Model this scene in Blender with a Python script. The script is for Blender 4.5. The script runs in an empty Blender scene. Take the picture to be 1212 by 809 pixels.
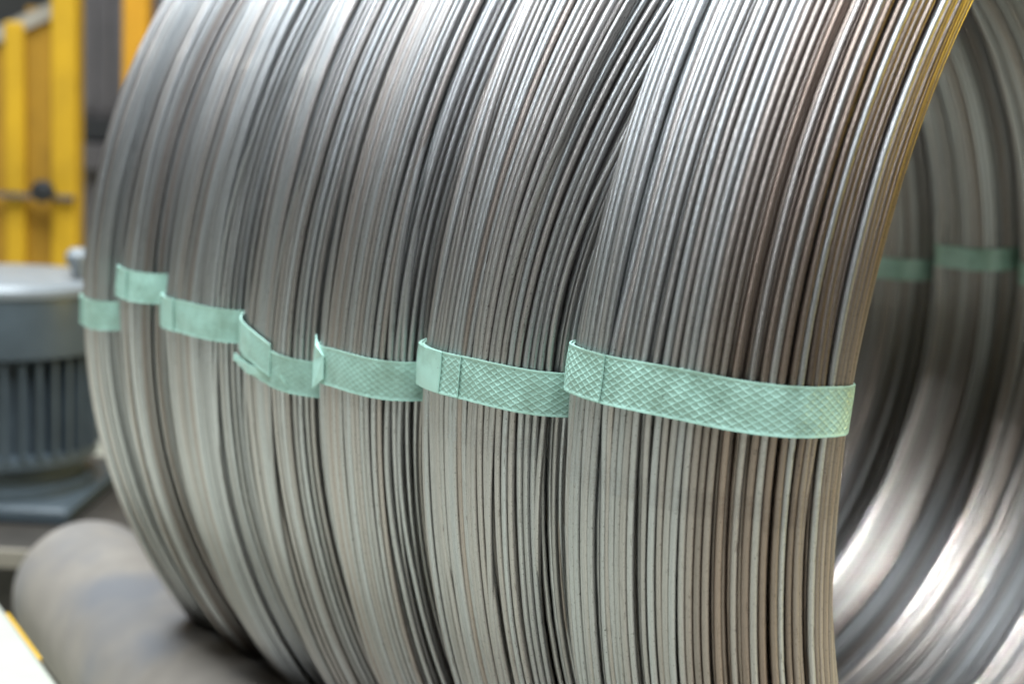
import bpy, math, random
import numpy as np
from mathutils import Vector, Matrix

random.seed(7)
rng = np.random.default_rng(7)
scene = bpy.context.scene
COL = scene.collection

# ------------------------------------------------------------------ geometry of the view
# The coils lie along world +Y (away from the viewer), Z is up, the row's axis is AXIS_Z above the floor.
R = 0.55                       # outer radius of a coil (m)
AXIS_Z = 0.72
FPX = 1608.0 / 1212.0          # focal length in picture widths
P0 = np.array([.9557, .0837, 1.8861])          # centre of the near end, camera frame (x right, y down, z ahead), in radii
D = np.array([-.6413, -.1517, .7521]); D /= np.linalg.norm(D)
_u1 = np.array([0., -1., 0.]); _u1 -= (_u1 @ D) * D; _u1 /= np.linalg.norm(_u1)
_u2 = np.array([0., -D[2], D[1]]); _u2 /= np.linalg.norm(_u2)
UP = _u1 + _u2; UP /= np.linalg.norm(UP)
XV = np.cross(D, UP)
if XV[0] < 0: XV = -XV
M = np.stack([XV, D, UP])                      # camera frame -> world
CAM = M @ (-P0) * R + np.array([0, 0, AXIS_Z])


def at(px, py, depth):
    """point of the place seen at (px, py) of the 1212 x 809 photograph, depth metres ahead of the camera"""
    f = 1608.0
    v = np.array([(px - 606) / f, (py - 404.5) / f, 1.0]) * depth
    return Vector((M @ v + CAM).tolist())


# ------------------------------------------------------------------ camera
cd = bpy.data.cameras.new('camera'); cam = bpy.data.objects.new('camera', cd); COL.objects.link(cam)
rt, dn, fw = M @ np.array([1., 0, 0]), M @ np.array([0, 1., 0]), M @ np.array([0, 0, 1.])
mw = Matrix.Identity(4)
for i in range(3):
    mw[i][0] = rt[i]; mw[i][1] = -dn[i]; mw[i][2] = -fw[i]; mw[i][3] = CAM[i]
cam.matrix_world = mw
cd.sensor_width = 36.0; cd.lens = 36.0 * FPX
cd.clip_start = 0.02; cd.clip_end = 200
cd.dof.use_dof = True; cd.dof.focus_distance = 0.80; cd.dof.aperture_fstop = 4.8
scene.camera = cam

# ------------------------------------------------------------------ world and lamps
w = bpy.data.worlds.new('World'); scene.world = w; w.use_nodes = True
w.node_tree.nodes['Background'].inputs[0].default_value = (0.80, 0.84, 0.88, 1)
w.node_tree.nodes['Background'].inputs[1].default_value = 0.012


def area(name, loc, target, sx, sy, power, col):
    l = bpy.data.lights.new(name, 'AREA'); l.shape = 'RECTANGLE'; l.size = sx; l.size_y = sy
    l.energy = power; l.color = col
    o = bpy.data.objects.new(name, l); COL.objects.link(o); o.location = loc
    o.rotation_euler = (Vector(target) - Vector(loc)).to_track_quat('-Z', 'Y').to_euler()
    return o


def disk(name, loc, target, size, power, col):
    o = area(name, loc, target, size, size, power, col); o.data.shape = 'DISK'; return o


area('roof_light', (-1.05, 0.2, 4.9), (-1.05, 0.2, 0.0), 2.4, 6.0, 700, (0.84, 0.93, 1.0))
area('yellow_reflection_fill', (2.6, -1.05, 1.8), (0.0, 0.1, 0.9), 1.2, 1.5, 40, (1.0, 0.74, 0.08))  # added amber light, standing in for reflections of an unseen yellow machine
disk('hall_lamp', (0.25, 5.0, 3.8), (0.2, 0.4, 0.5), 0.13, 1.7, (1.0, 0.98, 0.94)).data.spread = math.radians(14)
disk('hall_lamp', (-2.4, 4.9, 3.1), (-0.5, 0.4, 0.9), 0.22, 14, (1.0, 0.98, 0.90))
vs = scene.view_settings
vs.view_transform = 'Standard'; vs.look = 'None'; vs.exposure = 0.20; vs.gamma = 1.0
vs.use_curve_mapping = False
cy = scene.cycles
cy.max_bounces = 6; cy.diffuse_bounces = 3; cy.glossy_bounces = 4; cy.transmission_bounces = 2

# ------------------------------------------------------------------ helpers


def tag(o, label=None, cat=None, group=None, kind=None):
    if label: o['label'] = label
    if cat: o['category'] = cat
    if group: o['group'] = group
    if kind: o['kind'] = kind
    return o


def empty(name, loc=(0, 0, 0), rz=0):
    o = bpy.data.objects.new(name, None); COL.objects.link(o); o.empty_display_size = 0.05
    o.location = loc; o.rotation_euler = (0, 0, rz); return o


def mesh_obj(name, verts, faces, mat, parent=None, smooth=False):
    me = bpy.data.meshes.new(name)
    me.from_pydata([tuple(map(float, v)) for v in verts], [], [tuple(map(int, f)) for f in faces])
    me.update()
    if smooth: me.polygons.foreach_set('use_smooth', np.ones(len(me.polygons), dtype=bool))
    if mat: me.materials.append(mat)
    o = bpy.data.objects.new(name, me); COL.objects.link(o)
    if parent: o.parent = parent
    return o


class MB:
    """collects shapes of ONE part"""

    def __init__(s): s.v = []; s.f = []

    def add(s, vs_, fs):
        n = len(s.v); s.v += [tuple(v) for v in vs_]; s.f += [tuple(i + n for i in f) for f in fs]; return s

    def box(s, x0, x1, y0, y1, z0, z1, b=0.0):
        if b <= 0:
            vv = [(x, y, z) for z in (z0, z1) for x, y in ((x0, y0), (x1, y0), (x1, y1), (x0, y1))]
            return s.add(vv, [(3, 2, 1, 0), (4, 5, 6, 7), (0, 1, 5, 4), (1, 2, 6, 5), (2, 3, 7, 6), (3, 0, 4, 7)])
        rings = []
        for z, k in ((z0, b), (z0 + b, 0), (z1 - b, 0), (z1, b)):
            a0, a1, c0, c1 = x0 + k, x1 - k, y0 + k, y1 - k
            rings.append([(a0 + b, c0, z), (a1 - b, c0, z), (a1, c0 + b, z), (a1, c1 - b, z),
                          (a1 - b, c1, z), (a0 + b, c1, z), (a0, c1 - b, z), (a0, c0 + b, z)])
        vv = sum(rings, []); ff = [tuple(range(7, -1, -1)), tuple(range(24, 32))]
        for r in range(3):
            for i in range(8):
                j = (i + 1) % 8; ff.append((r * 8 + i, r * 8 + j, r * 8 + 8 + j, r * 8 + 8 + i))
        return s.add(vv, ff)

    def lathe(s, prof, n=48, axis='Z', c=(0, 0, 0)):
        vv = []; ff = []
        for (r, h) in prof:
            for i in range(n):
                a = 2 * math.pi * i / n
                p = (r * math.cos(a), r * math.sin(a), h)
                if axis == 'Y': p = (p[0], p[2], p[1])
                if axis == 'X': p = (p[2], p[0], p[1])
                vv.append((p[0] + c[0], p[1] + c[1], p[2] + c[2]))
        for k in range(len(prof) - 1):
            for i in range(n):
                j = (i + 1) % n
                q = (k * n + i, k * n + j, k * n + n + j, k * n + n + i)
                ff.append(q[::-1] if axis == 'Y' else q)
        ff.append(tuple(range(n - 1, -1, -1))); ff.append(tuple(range((len(prof) - 1) * n, len(prof) * n)))
        return s.add(vv, ff)

    def build(s, name, mat, parent=None, smooth=False):
        o = mesh_obj(name, s.v, s.f, mat, parent, smooth)
        if smooth:
            o.data.set_sharp_from_angle(angle=math.radians(38))
        return o


# ------------------------------------------------------------------ materials
def new_mat(name):
    m = bpy.data.materials.new(name); m.use_nodes = True
    nt = m.node_tree; b = nt.nodes['Principled BSDF']
    return m, nt, b


def N(nt, t, **kw):
    n = nt.nodes.new(t)
    for k, v in kw.items(): setattr(n, k, v)
    return n


def ramp(nt, fac, stops):
    r = N(nt, 'ShaderNodeValToRGB'); cr = r.color_ramp
    cr.elements[0].position, cr.elements[0].color = stops[0][0], (*stops[0][1], 1)
    cr.elements[1].position, cr.elements[1].color = stops[-1][0], (*stops[-1][1], 1)
    for p, c in stops[1:-1]:
        e = cr.elements.new(p); e.color = (*c, 1)
    nt.links.new(fac, r.inputs[0]); return r


def noise(nt, vec, scale, detail=3, rough=.55):
    n = N(nt, 'ShaderNodeTexNoise'); n.inputs['Scale'].default_value = scale
    n.inputs['Detail'].default_value = detail; n.inputs['Roughness'].default_value = rough
    if vec is not None: nt.links.new(vec, n.inputs['Vector'])
    return n


def wire_material():
    m, nt, b = new_mat('drawn_steel_wire'); L = nt.links.new
    at_ = N(nt, 'ShaderNodeAttribute', attribute_name='flow')          # x: metres along the wire, y: around it, z: wire number
    oi = N(nt, 'ShaderNodeObjectInfo')
    # long streaks
    mp = N(nt, 'ShaderNodeMapping'); mp.inputs['Scale'].default_value = (5, 420, 37); L(at_.outputs['Vector'], mp.inputs[0])
    n1 = noise(nt, mp.outputs[0], 1.0, 4)
    mp2 = N(nt, 'ShaderNodeMapping'); mp2.inputs['Scale'].default_value = (620, 1500, 37); L(at_.outputs['Vector'], mp2.inputs[0])
    n2 = noise(nt, mp2.outputs[0], 1.0, 3, .6)
    mp3 = N(nt, 'ShaderNodeMapping'); mp3.inputs['Scale'].default_value = (2.2, 60, 11); L(at_.outputs['Vector'], mp3.inputs[0])
    n3 = noise(nt, mp3.outputs[0], 1.0, 2)
    col = ramp(nt, oi.outputs['Random'], [(0, (.57, .58, .58)), (.35, (.64, .65, .655)), (.6, (.54, .535, .53)), (.82, (.54, .50, .475)), (1, (.62, .625, .62))])
    st = ramp(nt, n1.outputs['Fac'], [(.3, (.72, .70, .68)), (.6, (1, 1, 1))])
    tn = N(nt, 'ShaderNodeMixRGB', blend_type='MULTIPLY'); tn.inputs[0].default_value = 1.0
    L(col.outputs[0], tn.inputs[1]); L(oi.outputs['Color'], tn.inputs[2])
    mx = N(nt, 'ShaderNodeMixRGB', blend_type='MULTIPLY'); mx.inputs[0].default_value = .8
    L(tn.outputs[0], mx.inputs[1]); L(st.outputs[0], mx.inputs[2])
    # brown bloom in patches along the wire
    pb = ramp(nt, n3.outputs['Fac'], [(.52, (0, 0, 0)), (.72, (1, 1, 1))])
    mb = N(nt, 'ShaderNodeMixRGB', blend_type='MIX'); mb.inputs[2].default_value = (.42, .35, .30, 1)
    mt = N(nt, 'ShaderNodeMath', operation='MULTIPLY'); mt.inputs[1].default_value = .28
    L(pb.outputs[0], mt.inputs[0]); L(mt.outputs[0], mb.inputs[0]); L(mx.outputs[0], mb.inputs[1])
    # dark specks
    sp = ramp(nt, n2.outputs['Fac'], [(.33, (.10, .09, .08)), (.385, (1, 1, 1))])
    ms = N(nt, 'ShaderNodeMixRGB', blend_type='MULTIPLY'); ms.inputs[0].default_value = .8
    L(mb.outputs[0], ms.inputs[1]); L(sp.outputs[0], ms.inputs[2])
    mp4 = N(nt, 'ShaderNodeMapping'); mp4.inputs['Scale'].default_value = (55, 520, 23); L(at_.outputs['Vector'], mp4.inputs[0])
    n4 = noise(nt, mp4.outputs[0], 1.0, 4, .65)
    nk = ramp(nt, n4.outputs['Fac'], [(.30, (.16, .11, .08)), (.37, (1, 1, 1))])
    mk = N(nt, 'ShaderNodeMixRGB', blend_type='MULTIPLY'); mk.inputs[0].default_value = .7
    L(ms.outputs[0], mk.inputs[1]); L(nk.outputs[0], mk.inputs[2])
    L(mk.outputs[0], b.inputs['Base Color'])
    b.inputs['Metallic'].default_value = 1.0
    b.inputs['Coat Weight'].default_value = .35; b.inputs['Coat Roughness'].default_value = .06
    rr = N(nt, 'ShaderNodeMapRange'); rr.inputs['To Min'].default_value = .28; rr.inputs['To Max'].default_value = .48
    L(n1.outputs['Fac'], rr.inputs[0]); L(rr.outputs[0], b.inputs['Roughness'])
    bp = N(nt, 'ShaderNodeBump'); bp.inputs['Strength'].default_value = .4; bp.inputs['Distance'].default_value = .0004
    ad = N(nt, 'ShaderNodeMath', operation='ADD'); L(n1.outputs['Fac'], ad.inputs[0]); L(n2.outputs['Fac'], ad.inputs[1])
    L(ad.outputs[0], bp.inputs['Height']); L(bp.outputs[0], b.inputs['Normal'])
    return m


def painted(name, col, rough=.5, var=.25, scale=14, metallic=0, bump=.1, wear=None):
    m, nt, b = new_mat(name); L = nt.links.new
    tc = N(nt, 'ShaderNodeTexCoord')
    n = noise(nt, tc.outputs['Object'], scale, 5, .6)
    n2 = noise(nt, tc.outputs['Object'], scale * .22, 3)
    c2 = tuple(c * (1 - var) for c in col)
    r = ramp(nt, n.outputs['Fac'], [(.3, c2), (.65, col)])
    src = r.outputs[0]
    if wear:
        wr = ramp(nt, n2.outputs['Fac'], [(.48, (0, 0, 0)), (.62, (1, 1, 1))])
        mx = N(nt, 'ShaderNodeMixRGB'); L(wr.outputs[0], mx.inputs[0]); L(src, mx.inputs[1]); mx.inputs[2].default_value = (*wear, 1)
        src = mx.outputs[0]
    L(src, b.inputs['Base Color']); b.inputs['Metallic'].default_value = metallic
    rr = N(nt, 'ShaderNodeMapRange'); rr.inputs['To Min'].default_value = rough - .1; rr.inputs['To Max'].default_value = min(1, rough + .15)
    L(n2.outputs['Fac'], rr.inputs[0]); L(rr.outputs[0], b.inputs['Roughness'])
    bp = N(nt, 'ShaderNodeBump'); bp.inputs['Strength'].default_value = bump; bp.inputs['Distance'].default_value = .002
    L(n.outputs['Fac'], bp.inputs['Height']); L(bp.outputs[0], b.inputs['Normal'])
    return m


def strap_material():
    m, nt, b = new_mat('mint_strap_plastic'); L = nt.links.new
    tc = N(nt, 'ShaderNodeTexCoord')
    n = noise(nt, tc.outputs['Object'], 60, 4)
    r = ramp(nt, n.outputs['Fac'], [(.3, (.375, .595, .505)), (.7, (.425, .655, .56))])
    at_ = N(nt, 'ShaderNodeAttribute', attribute_name='ridge')
    rg = ramp(nt, at_.outputs['Fac'], [(.0, (.90, .90, .89)), (1, (1.12, 1.11, 1.11))])
    mr_ = N(nt, 'ShaderNodeMixRGB', blend_type='MULTIPLY'); mr_.inputs[0].default_value = 1
    L(r.outputs[0], mr_.inputs[1]); L(rg.outputs[0], mr_.inputs[2])
    nd = noise(nt, tc.outputs['Object'], 22, 6, .7)                       # smudges
    dg = ramp(nt, nd.outputs['Fac'], [(.34, (.50, .50, .44)), (.53, (1, 1, 1))])
    md = N(nt, 'ShaderNodeMixRGB', blend_type='MULTIPLY'); md.inputs[0].default_value = .7
    L(mr_.outputs[0], md.inputs[1]); L(dg.outputs[0], md.inputs[2])
    n2 = noise(nt, tc.outputs['Object'], 420, 2)
    sp = ramp(nt, n2.outputs['Fac'], [(.235, (.06, .07, .06)), (.26, (1, 1, 1))])
    mx = N(nt, 'ShaderNodeMixRGB', blend_type='MULTIPLY'); mx.inputs[0].default_value = .9
    L(md.outputs[0], mx.inputs[1]); L(sp.outputs[0], mx.inputs[2])
    L(mx.outputs[0], b.inputs['Base Color'])
    b.inputs['Roughness'].default_value = .29
    b.inputs['Subsurface Weight'].default_value = .0
    return m


WIRE = wire_material()
STRAP = strap_material()
YELLOW = painted('yellow_paint', (.55, .31, .004), .7, .2, 10)
AMBER = painted('amber_panel_paint', (.40, .20, .006), .7, .35, 6)
ORANGE = painted('orange_yellow_paint', (.62, .29, .008), .7, .2, 9)
DARKP = painted('dark_machine_paint', (.085, .075, .075), .6, .3, 9)
DARKB = painted('dark_steel_and_shade', (.05, .042, .034), .6, .4, 8)  # brown steel of the bench top, also the shade painted below it
BLACK = painted('black_rubber', (.012, .012, .013), .6, .2, 20)
MOTORG = painted('grey_motor_paint', (.075, .095, .108), .38, .25, 18)
MOTORL = painted('pale_cowl_paint', (.24, .26, .275), .35, .15, 18)
TAN = painted('tan_beam_paint', (.36, .32, .26), .5, .3, 12, wear=(.2, .17, .13))
ROLLM = painted('worn_roller_steel', (.34, .30, .26), .5, .18, 22, metallic=.2, wear=(.22, .215, .22), bump=.06)
PALE = painted('pale_beam_paint', (.42, .42, .35), .5, .12, 9)
CONC = painted('concrete', (.60, .59, .49), .75, .2, 3)
WALLM = painted('wall_sheet', (.07, .066, .06), .7, .25, 3)

# ------------------------------------------------------------------ setting
fl = MB().add([(-30, -30, 0), (30, -30, 0), (30, 30, 0), (-30, 30, 0)], [(0, 1, 2, 3)]).build('floor', CONC)
tag(fl, kind='structure')

# ------------------------------------------------------------------ the coils
WD = 0.0084 * R            # wire diameter
TH0 = 3.67                 # strap angles below were read in a frame tilted by this much


class Section:
    """convex rounded cross-section of a coil in (axial, radial); perimeter by arc length"""

    def __init__(self, s0, s1, r_in, r_out, n_near, n_far, split=.5, n=720):
        cs = s0 + (s1 - s0) * split; cr = (r_in + r_out) / 2; b = (r_out - r_in) / 2
        t = np.linspace(0, 2 * np.pi, n + 1)[:-1]
        c, s = np.cos(t), np.sin(t)
        ex = np.where(c < 0, 2 / n_near, 2 / n_far)
        a = np.where(c < 0, cs - s0, s1 - cs)
        x = cs + a * np.sign(c) * np.abs(c) ** ex
        y = cr + b * np.sign(s) * np.abs(s) ** ex
        P = np.stack([x, y], 1)
        # start at the inner bottom, go round the near face first: order so that arc length rises near face -> crown -> far face
        k = np.argmin(np.abs(t - 1.5 * np.pi)); P = np.roll(P, -k, 0)[::-1]
        self.P = np.vstack([P, P[:1]])
        seg = np.linalg.norm(np.diff(self.P, axis=0), axis=1)
        self.cum = np.concatenate([[0], np.cumsum(seg)]); self.L = self.cum[-1]
        self.cs, self.cr = cs, cr

    def pos(self, u):
        u = np.mod(u, self.L)
        return np.stack([np.interp(u, self.cum, self.P[:, 0]), np.interp(u, self.cum, self.P[:, 1])], -1)

    def nrm(self, u):
        e = self.L * .002
        t = self.pos(u + e) - self.pos(u - e); t /= np.linalg.norm(t, axis=-1, keepdims=True) + 1e-12
        n = np.stack([-t[..., 1], t[..., 0]], -1)
        c = np.array([self.cs, self.cr])
        sg = np.sign(((self.pos(u) - c) * n).sum(-1, keepdims=True)); sg[sg == 0] = 1
        return n * sg

    def u_at(self, s, top=True):
        """arc length where the crown side passes axial position s"""
        m = self.P[:-1, 1] > self.cr
        i = np.argmin(np.where(m, np.abs(self.P[:-1, 0] - s), 9)); return self.cum[i]


_base = {}


def ring_base(nseg, nside):
    key = (nseg, nside)
    if key in _base: return _base[key]
    i = np.arange(nseg)[:, None]; j = np.arange(nside)[None, :]
    a = i * nside + j; b = i * nside + (j + 1) % nside
    c = ((i + 1) % nseg) * nside + (j + 1) % nside; d = ((i + 1) % nseg) * nside + j
    q = np.stack([a, b, c, d], -1).reshape(-1, 4)
    me = bpy.data.meshes.new('wire')
    me.vertices.add(nseg * nside); me.loops.add(q.size); me.polygons.add(len(q))
    me.loops.foreach_set('vertex_index', q.ravel().astype(np.int32))
    me.polygons.foreach_set('loop_start', np.arange(0, q.size, 4, dtype=np.int32))
    me.polygons.foreach_set('use_smooth', np.ones(len(q), dtype=bool))
    me.attributes.new('flow', 'FLOAT_VECTOR', 'POINT')
    me.update(calc_edges=True); me.materials.append(WIRE)
    _base[key] = me
    return me


wire_no = 0


def make_wire(parent, th, s, rho, rad, nside, tint=(1, 1, 1)):
    """closed wire loop: axial s(th), radius rho(th) in metres, in the coil's own frame (axis = Y)"""
    global wire_no
    wire_no += 1
    nseg = len(th)
    me = ring_base(nseg, nside).copy()
    ph = np.linspace(0, 2 * np.pi, nside, endpoint=False)[None, :]
    rr = rho[:, None] + rad * np.cos(ph); yy = s[:, None] + rad * np.sin(ph)
    x = -rr * np.cos(th)[:, None]; z = rr * np.sin(th)[:, None]
    co = np.stack([x, yy + 0 * x, z], -1).astype(np.float32)
    me.vertices.foreach_set('co', co.ravel())
    flow = np.stack([np.broadcast_to((th * R)[:, None], x.shape), np.broadcast_to(ph * rad, x.shape),
                     np.full(x.shape, wire_no * .731)], -1).astype(np.float32)
    me.attributes['flow'].data.foreach_set('vector', flow.ravel())
    me.update()
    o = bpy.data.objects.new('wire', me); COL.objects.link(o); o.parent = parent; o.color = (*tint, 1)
    return o


def strap_strip(name, parent, sec, u0, u1, off, thc, width, mat, fine=None, step=.0009, coarse=.006, emboss=.00055, thick=.0007,
                skew=0.0, lift=None, nv=None, uref=0, side_wave=True):
    """strip lying on the section's outline from arc length u0 to u1, width along the coil's rim; embossed with a diamond grid"""
    us = [u0]
    while us[-1] < u1 - 1e-6:
        h = step if (fine and fine[0] <= us[-1] <= fine[1]) else coarse
        us.append(min(u1, us[-1] + h))
    us = np.array(us)
    nv = nv or max(6, int(round(width / step)))
    v = np.linspace(-width / 2, width / 2, nv + 1)
    U, V = np.meshgrid(us, v, indexing='ij')
    pu, pv = .0066, .0042
    a = U / pu + V / pv; b = U / pu - V / pv
    tri = lambda q: 1 - np.clip(np.abs(q - np.round(q)) / .11, 0, 1)
    h = emboss * np.maximum(tri(a), tri(b))
    margin = np.clip((width / 2 - np.abs(V) - .0010) / .0006, 0, 1)
    h = emboss * (1 - margin) * .8 + h * margin
    if not fine: h = h * 0 + emboss * .6
    else:
        inf = (us >= fine[0]) & (us <= fine[1]); h[~inf] = emboss * .6
    pos = sec.pos(us); nr = sec.nrm(us)
    li = lift(us) if lift is not None else np.zeros_like(us)
    wv = .00016 * (np.sin(U * 170 + 1.3) + np.sin(U * 410 + V * 160 + 4) + np.sin(U * 90 - V * 240)) if side_wave else 0
    hh = off + thick + h + wv + (li[:, None] if li.ndim == 1 else li)
    S = pos[:, None, 0] + nr[:, None, 0] * hh; RH = pos[:, None, 1] + nr[:, None, 1] * hh
    th = thc + (V + skew * np.clip(U - uref, -.07, .07) + .0005 * np.sin(U * 62 + 9 * thc) ) / R
    # the flank strips wrap a corner where the rim radius is smaller: keep a constant width there
    th = thc + (th - thc) * (R / np.maximum(RH, .3))
    hb = hh - thick - h
    Sb = pos[:, None, 0] + nr[:, None, 0] * hb; Rb = pos[:, None, 1] + nr[:, None, 1] * hb
    X = np.stack([-RH * np.cos(th), S, RH * np.sin(th)], -1)
    Xb = np.stack([-Rb * np.cos(th), Sb + 0 * Rb, Rb * np.sin(th)], -1)
    n0, n1 = X.shape[:2]
    ridgev = (h / emboss).ravel()  # tone mask: ridges come out lighter, cells darker
    verts = list(X.reshape(-1, 3))
    idx = np.arange(n0 * n1).reshape(n0, n1)
    faces = list(np.stack([idx[:-1, :-1], idx[1:, :-1], idx[1:, 1:], idx[:-1, 1:]], -1).reshape(-1, 4))
    # rim of the strip, down to its underside
    loop = list(idx[:, 0]) + list(idx[-1, 1:]) + list(idx[-2::-1, -1]) + list(idx[0, -2:0:-1])
    base = len(verts); flat = Xb.reshape(-1, 3)
    for k in loop: verts.append(flat[k])
    m = len(loop)
    for i in range(m):
        j = (i + 1) % m; faces.append((loop[j], loop[i], base + i, base + j))
    o = mesh_obj(name, verts, faces, mat, parent, smooth=True)
    o.data.set_sharp_from_angle(angle=math.radians(50))
    wa = o.data.attributes.new('ridge', 'FLOAT', 'POINT')
    wa.data.foreach_set('value', np.concatenate([ridgev, np.full(len(verts) - len(ridgev), .5)]).astype(np.float32))
    return o


GROUP = 'coils of steel wire lying in a row'
# s0, s1 (radii from the near end), inner, outer radius, strap angle, overlap end (axial), label
COILS = [
    dict(s=(-.028, .246), r=(.77, 1.008), th=1.4, end=.156, nn=2.2, nf=3.5, sp=.62,
         label='nearest and widest wire coil at the right end, sharp brown and silver wires, open bore'),
    dict(s=(.256, .510), r=(.728, 1.006), th=-.8, end=.383, nn=3.0, nf=3.5, sp=.5,
         label='second wire coil from the right, its strap showing two lap edges'),
    dict(s=(.520, .725), r=(.728, 1.007), th=-2.7, end=None, nn=3.0, nf=3.5, sp=.55,
         label='third wire coil from the right, strap end folded up as a pointed flap'),
    dict(s=(.735, .932), r=(.728, 1.005), th=-4.0, end=None, skew=.14, nn=3.0, nf=3.5, sp=.5,
         label='middle wire coil, fourth from the right, strap tail sticking out under the lap'),
    dict(s=(.942, 1.186), r=(.728, 1.007), th=-2.3, end=1.085, nn=3.0, nf=3.5, sp=.5,
         label='wide blurred wire coil, third from the left, with one flat strap lap'),
    dict(s=(1.196, 1.330), r=(.728, 1.006), th=-.85, end=1.255, nn=3, nf=3.5, sp=.5,
         label='narrow wire coil second from the left, its strap higher than both neighbours'),
    dict(s=(1.340, 1.476), r=(.728, 1.007), th=-4.6, end=1.432, nn=3, nf=3.2, sp=.5,
         label='farthest wire coil at the left end of the row, beside the grey motor'),
]
SW = .0268


def build_coil(ci, c):
    y0, y1 = c['s'][0] * R, c['s'][1] * R
    root = empty('wire_coil', (0, y0, AXIS_Z))
    tag(root, c['label'], 'wire coil', GROUP)
    sec = Section(0, y1 - y0, c['r'][0] * R, c['r'][1] * R, c['nn'], c['nf'], c['sp'])
    ins = Section(WD * .5, y1 - y0 - WD * .5, c['r'][0] * R + WD * .5, c['r'][1] * R - WD * .5, c['nn'], c['nf'], c['sp'])
    ins2 = Section(WD * 1.62, y1 - y0 - WD * 1.62, c['r'][0] * R + WD * 1.62, c['r'][1] * R - WD * 1.62, c['nn'], c['nf'], c['sp'])
    thc = math.radians(c['th'] + TH0)
    thr = math.radians({3: 172.5, 4: 176.0}.get(ci, 174.0))                      # the strap on the far side of the rim
    coh = [(m, rng.uniform(0, 6.28), rng.uniform(2, 9), a) for m, a in ((1, .9), (2, .8), (3, .6), (4, .45))]

    def run(sect, layer):
        u = 0.0; left = 0
        while u < sect.L - WD * .7:
            if left <= 0:                                     # wires lie in pressed groups with a deeper joint between
                left = int(rng.choice([1, 2, 3, 4, 5, 6], p=[.18, .22, .24, .18, .1, .08]))
                g_dr = [(m, rng.normal(), rng.uniform(0, 6.28)) for m in (1, 2, 4)]
                g_ax = [(m, rng.normal(), rng.uniform(0, 6.28)) for m in (2, 3, 5)]
                g_in = abs(rng.normal()) * .30
            left -= 1
            pos = sect.pos(np.array([u]))[0]; nr = sect.nrm(np.array([u]))[0]
            crown = pos[1] > sect.cr + .25 * (c['r'][1] - c['r'][0]) * R
            hi = crown and ci < 3
            nseg, nside = (252, 9) if hi else ((170, 7) if (crown or ci < 5) else (150, 6))
            if layer == 1: nseg, nside = 110, 6
            th = np.linspace(0, 2 * np.pi, nseg, endpoint=False)
            q = u / sect.L * 6.28
            tight = np.minimum(1, .25 + (np.sin((th - thc) / 2) / math.sin(math.radians(9))) ** 2)
            ax = sum(a * np.sin(m * th + p + k * q * .35) for m, p, k, a in coh) * WD * .36
            ax = ax + sum(a * np.sin(m * th + p) for m, a, p in g_ax) * WD * .10
            ax = ax + sum(rng.normal() * np.sin(m * th + rng.uniform(0, 6.28)) for m in (2, 3, 5, 7)) * WD * .05
            dr = sum(a * np.sin(m * th + p) for m, a, p in g_dr) * WD * .16
            dr = dr + sum(rng.normal() * np.sin(m * th + rng.uniform(0, 6.28)) for m in (1, 2, 4, 6)) * WD * .07
            dr = dr - (g_in + abs(rng.normal()) * .08) * WD
            near = np.exp(-((np.mod(th - thc + np.pi, 2 * np.pi) - np.pi) / math.radians(5)) ** 2) \
                + np.exp(-((np.mod(th - thr + np.pi, 2 * np.pi) - np.pi) / math.radians(5)) ** 2)
            dr = np.where(dr > 0, dr * (1 - near), dr * (1 - .95 * np.minimum(near, 1)))
            ax = ax * tight * (.35 + .65 * tight)
            s, rho = pos[0] + ax * abs(nr[1]) ** .5 + dr * nr[0], pos[1] + dr * nr[1] + ax * .6 * (1 - abs(nr[1]) ** .5)
            if ci == 1 and crown:      # the near wires of the second coil lean under the first one higher up
                k = np.clip((np.mod(th - thc + np.pi, 2 * np.pi) - np.pi - math.radians(3)) / math.radians(40), 0, 1)
                f = np.clip(1 - pos[0] / (.62 * (y1 - y0)), 0, 1)
                s = s - f * k * k * (3 - 2 * k) * .060; rho = rho - f * k * .012
            tint = np.ones(3) * (rng.uniform(.86, 1.04) if crown else rng.uniform(.55, 1.08))
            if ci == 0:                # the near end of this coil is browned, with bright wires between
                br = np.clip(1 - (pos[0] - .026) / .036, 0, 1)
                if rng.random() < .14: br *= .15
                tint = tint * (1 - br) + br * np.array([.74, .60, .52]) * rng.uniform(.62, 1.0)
            elif rng.random() < .16:
                tint = tint * np.array([.88, .81, .77])
            if layer == 0 and crown and rng.random() < .045:
                s = s + (1 - np.minimum(near, 1)) * WD * rng.uniform(1.2, 2.6) * np.sin(rng.choice([2, 3]) * (th - thc) + rng.choice([0, 3.14])) * tight
                rho = rho + (1 - np.minimum(near, 1)) * WD * .45
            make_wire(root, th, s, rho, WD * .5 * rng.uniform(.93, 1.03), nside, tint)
            u += WD * (1.0 if layer else (rng.uniform(.93, 1.0) if left > 0 else (rng.uniform(1.08, 1.45) if rng.random() < .8 else rng.uniform(1.5, 1.9))))

    run(ins, 0); run(ins2, 1)
    # straps: one on this side of the rim, one on the far side
    ucr = sec.u_at(sec.cs)
    fine = (ucr - .16, ucr + .16)
    step = (.00042, .0005, .0007, .0010, .0014, .0016, .0018)[ci]
    for side, tc in ((0, thc), (1, thr)):
        st = strap_strip('strap', root, sec, 0, sec.L - 1e-4, .0001, tc, SW, STRAP, fine if side == 0 else None,
                         step=step, nv=None if side == 0 else 6, uref=ucr,
                         skew=c.get('skew', 0) if side == 0 else 0)
        if side == 0: main = st
    far_u = sec.u_at(sec.cs) + sec.L * .28
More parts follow.
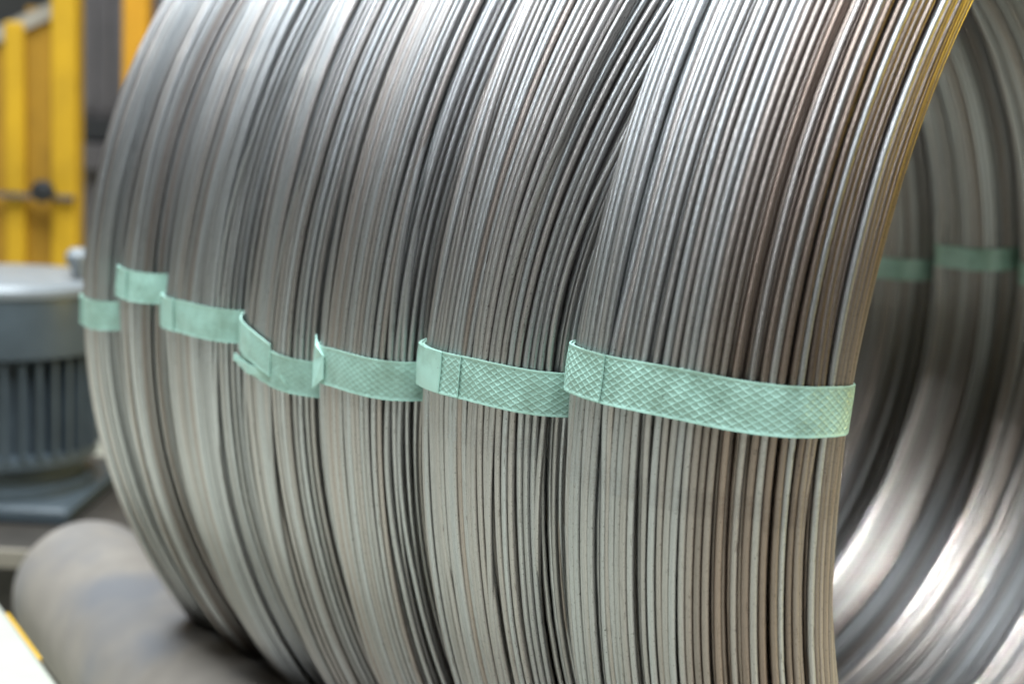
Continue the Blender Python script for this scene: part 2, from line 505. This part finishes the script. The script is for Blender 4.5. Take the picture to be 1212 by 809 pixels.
    if c['end'] is not None:
        ue = sec.u_at((c['end'] * R) - y0)
        strap_strip('strap_lap', main, sec, ue, far_u, .0018, thc + .0008, SW * .985, STRAP, (ue, far_u - .05), step=step, skew=.004, uref=ue)
        if ci == 1:
            ue2 = sec.u_at(.415 * R - y0)
            strap_strip('strap_lap', main, sec, ue2, far_u, .0031, thc + .0012, SW * .97, STRAP, None, step=.0012, skew=-.01, uref=ue2)
    return root, sec, main, thc, y0


coils = [build_coil(i, c) for i, c in enumerate(COILS)]

# folded flap on the third coil's strap, loose lap and tail on the fourth one


def patch(name, parent, sec, thc, pts, thick=.0008, faces=None):
    """small loose piece of strap given as (arc length, across, lift) corners"""
    def P(u, v, l):
        u_ = np.array([u]); p, n = sec.pos(u_)[0], sec.nrm(u_)[0]
        s_, r_ = p + n * l; t_ = thc + v / R
        return (-r_ * math.cos(t_), s_, r_ * math.sin(t_))
    n = len(pts); faces = faces or [tuple(range(n))]
    top = [P(*q) for q in pts]; bot = [P(u, v, l - thick) for u, v, l in pts]
    ff = [tuple(f) for f in faces] + [tuple(i + n for i in f[::-1]) for f in faces]
    ff += [((i + 1) % n, i, i + n, (i + 1) % n + n) for i in range(n)]
    o = mesh_obj(name, top + bot, ff, STRAP, parent)
    wa = o.data.attributes.new('ridge', 'FLOAT', 'POINT'); wa.data.foreach_set('value', np.full(2 * n, .8, dtype=np.float32))
    return o


root, sec, main, thc, y0 = coils[2]
u0 = sec.u_at(.662 * R - y0)
patch('strap_fold', main, sec, thc, [(u0, SW * .26, .0026), (u0 - .001, -SW * .34, .0026), (u0 + .009, -SW * .66, .0060),
                                     (u0 + .020, -SW * .10, .0040), (u0 + .026, SW * .68, .0044), (u0 + .011, SW * .48, .0040)],
      faces=[(0, 1, 2, 3), (0, 3, 4, 5)])
root, sec, main, thc, y0 = coils[3]
ue = sec.u_at(.802 * R - y0)
strap_strip('strap_lap', main, sec, ue, ue + .075, .0014, thc + math.radians(.42), SW * .90, STRAP, (ue, ue + .03), step=.0012, skew=.24, uref=ue)
ut = sec.u_at(.790 * R - y0)
patch('strap_tail', main, sec, thc, [(ut - .004, -SW * .24, .0016), (ut - .010, -SW * .545, .0016), (ut + .035, -SW * .40, .0040), (ut + .068, -SW * .24, .0085),
                                     (ut + .070, -SW * .06, .0085), (ut + .035, -SW * .12, .0040)], faces=[(0, 1, 2, 5), (5, 2, 3, 4)])

# ------------------------------------------------------------------ cradle roller at the left, pale beam beside it
hd = M @ np.array([(-450 - 606) / 1608., (75 - 404.5) / 1608., 1.]); hd[2] = 0; hd /= np.linalg.norm(hd)
rz = math.atan2(-hd[0], hd[1])


def roller(name, far_c, rad, length, label):
    o = empty(name, (far_c[0], far_c[1], 0), rz)
    z = far_c[2]
    MB().lathe([(rad * .86, 0), (rad * .96, -rad * .08), (rad, -rad * .24), (rad, -length + .02), (rad * .95, -length)], 72, 'Y', (0, 0, z)) \
        .build('drum', ROLLM, o, True)
    for yy in (.05, -length - .05):
        MB().lathe([(.022, yy - .06), (.022, yy + .06)], 24, 'Y', (0, 0, z)).build('shaft', DARKP, o, True)
        MB().box(-.05, .05, yy - .02, yy + .02, 0, z + .035, .006).build('bearing_block', DARKP, o)
    return tag(o, label, 'roller', 'cradle rollers')


RD = 1.75
rc = at(97, 692, RD)
roller('cradle_roller', rc, 84 * RD / 1608, 1.9, 'worn round steel roller at the lower left, below the farthest coil')
pb = at(38, 762, 1.25)
pale = empty('pale_beam', (pb[0], pb[1], 0), rz)
MB().box(-.16, 0, -1.2, 1.1, pb[2] - .10, pb[2], .006).build('beam', PALE, pale)
MB().box(.0005, .004, -.02, .11, pb[2] - .020, pb[2] - .007).build('edge_strip', YELLOW, pale)
for yy in (-1.1, .9):
    MB().box(-.12, -.04, yy, yy + .08, 0, pb[2] - .10).build('leg', DARKP, pale)
tag(pale, 'pale painted beam with a short yellow edge strip in the bottom left corner', 'beam')

# ------------------------------------------------------------------ motor on its bench, behind
MD = 2.3


def facing(px, py, depth):
    """an empty at that point of the place, its local -Y turned squarely to the viewer's side, standing on the floor"""
    p = at(px, py, depth)
    f2 = np.array([fw[0], fw[1]]); f2 /= np.linalg.norm(f2)
    return p, math.atan2(-f2[0], f2[1])


p, a = facing(8, 586, MD)
k = MD / 1608
bench = empty('bench', (p[0], p[1], 0), a)
tag(bench, 'tan edged steel bench carrying the grey motor at the left', 'bench')
MB().box(-.6, .36, -.28, .30, p[2] - .026, p[2], .004).build('bench_top', DARKB, bench)
MB().box(-.6, .36, -.292, -.281, p[2] - .024, p[2] + .002).build('edge_strip', TAN, bench)
MB().box(-.58, .34, -.25, .28, .06, p[2] - .027).build('bench_shade_panel', DARKB, bench)  # dark sheet standing in for the shadow under the bench
for xx in (-.56, .26):
    for yy in (-.27, .22):
        MB().box(xx, xx + .05, yy, yy + .05, 0, .059).build('foot', DARKP, bench)
motor = empty('electric_motor', (p[0], p[1], p[2]), a)
tag(motor, 'upright grey finned electric motor with pale domed cowl, left of the coils', 'motor')
mr = 112 * k
h = lambda y: (592 - y) * .97 * k / .985
MB().box(-mr * .98, mr * .98, -mr * .98, mr * .98, 0, h(572), .006).build('base_plate', MOTORG, motor)
MB().lathe([(mr * .9, h(571.9)), (mr * .9, h(562)), (mr * .8, h(558)), (mr * .80, h(540)), (mr * .93, h(535)), (mr * .93, h(524)), (mr * .7, h(518))], 64).build('flange', MOTORG, motor, True)
MB().lathe([(mr * .80, h(524)), (mr * .80, h(405))], 64).build('housing', MOTORG, motor, True)
for i in range(36):
    an = 2 * math.pi * i / 36
    mb = MB().box(mr * .78, mr * .96, -.0035, .0035, h(522), h(412))
    mb.v = [(x * math.cos(an) - y * math.sin(an), x * math.sin(an) + y * math.cos(an), z) for x, y, z in mb.v]
    mb.build('fin', MOTORG, motor)
MB().lathe([(mr * .8, h(410)), (mr, h(408)), (mr, h(345)), (mr * .985, h(340))], 64).build('cowl', MOTORG, motor, True)
MB().lathe([(mr * .99, h(341)), (mr * 1.02, h(338)), (mr * 1.02, h(331)), (mr * .97, h(325)), (mr * .6, h(320)), (mr * .2, h(319))], 64).build('cowl_cap', MOTORL, motor, True)
MB().box(-.10, .028, -mr * 1.18, -mr * .78, h(520), h(424), .006).build('terminal_box', MOTORG, motor)
MB().lathe([(.008, h(322)), (.012, h(312)), (.02, h(303)), (.02, h(295)), (.012, h(288))], 20, 'Z', (92 * k, -.03, 0)).build('lifting_eye', MOTORL, motor, True)

# ------------------------------------------------------------------ yellow guard frame and machine, further back
GD = 3.3; k = GD / 1608
p, a = facing(0, 315, GD)
g = empty('machine_guard', (p[0], p[1], 0), a)
tag(g, 'yellow machine guard frame with amber panels at the upper left', 'machine guard')
z = lambda y: p[2] + (315 - y) * k
X = lambda x: x * k
ztop = z(-160)
MB().box(X(66), X(95), -.03, .03, 0, ztop, .004).build('post', YELLOW, g)
MB().box(X(11), X(34), -.025, .02, 0, z(32), .004).build('post', YELLOW, g)
MB().box(X(-140), X(-110), -.03, .03, 0, ztop, .004).build('post', YELLOW, g)
MB().box(X(34.5), X(65.5), -.008, .002, 0, z(14)).build('panel', AMBER, g)
MB().box(X(-109), X(10.5), -.008, .002, 0, z(60)).build('panel', AMBER, g)
MB().add([(X(-109), -.02, z(90)), (X(66), -.02, z(8)), (X(66), -.02, z(26)), (X(-109), -.02, z(108)),
          (X(-109), .02, z(90)), (X(66), .02, z(8)), (X(66), .02, z(26)), (X(-109), .02, z(108))],
         [(3, 2, 1, 0), (4, 5, 6, 7), (0, 1, 5, 4), (1, 2, 6, 5), (2, 3, 7, 6), (3, 0, 4, 7)]).build('brace', TAN, g)
MB().box(X(-109), X(94), -.050, -.032, z(232), z(226)).build('rail', DARKP, g)
MB().lathe([(.012, -.085), (.026, -.08), (.026, -.06), (.012, -.05)], 20, 'Y', (X(63), 0, z(222))).build('latch', BLACK, g, True)

p2, a = facing(163, 95, 3.9); k2 = 3.9 / 1608
po = empty('guard_post', (p2[0], p2[1], 0), a)
MB().box(-15 * k2, 15 * k2, -.03, .03, 0, p2[2] + 260 * k2, .005).build('post', ORANGE, po)
MB().box(-15 * k2 - .02, 15 * k2 + .02, -.05, .05, 0, .012).build('foot_plate', ORANGE, po)
tag(po, 'orange yellow upright post just left of the farthest coil', 'post')

GD2 = 4.6; k3 = GD2 / 1608
p3, a = facing(95, 300, GD2)
mc = empty('machine_cabinet', (p3[0], p3[1], 0), a)
tag(mc, 'dark ribbed machine cabinet behind the yellow guard', 'machine')
zz = lambda y: p3[2] + (300 - y) * k3
MB().box(-.02, 1.6, 0, .8, 0, zz(-320), .01).build('body', DARKP, mc)
for i in range(24):
    x0 = .03 + i * .045
    MB().box(x0, x0 + .024, -.012, .0, zz(132), zz(-300)).build('rib', DARKP, mc)
MB().box(0, 1.5, -.04, .0, zz(165), zz(140)).build('black_band', BLACK, mc)
MB().box(.02, .12, -.06, .0, zz(200), zz(170), .004).build('box', DARKP, mc)

bw = MB().box(-12, 12, 0, .2, 0, 9).build('wall', WALLM)
pw, a = facing(300, 300, 7.5); bw.location = (pw[0], pw[1], 0); bw.rotation_euler = (0, 0, a)
tag(bw, kind='structure')
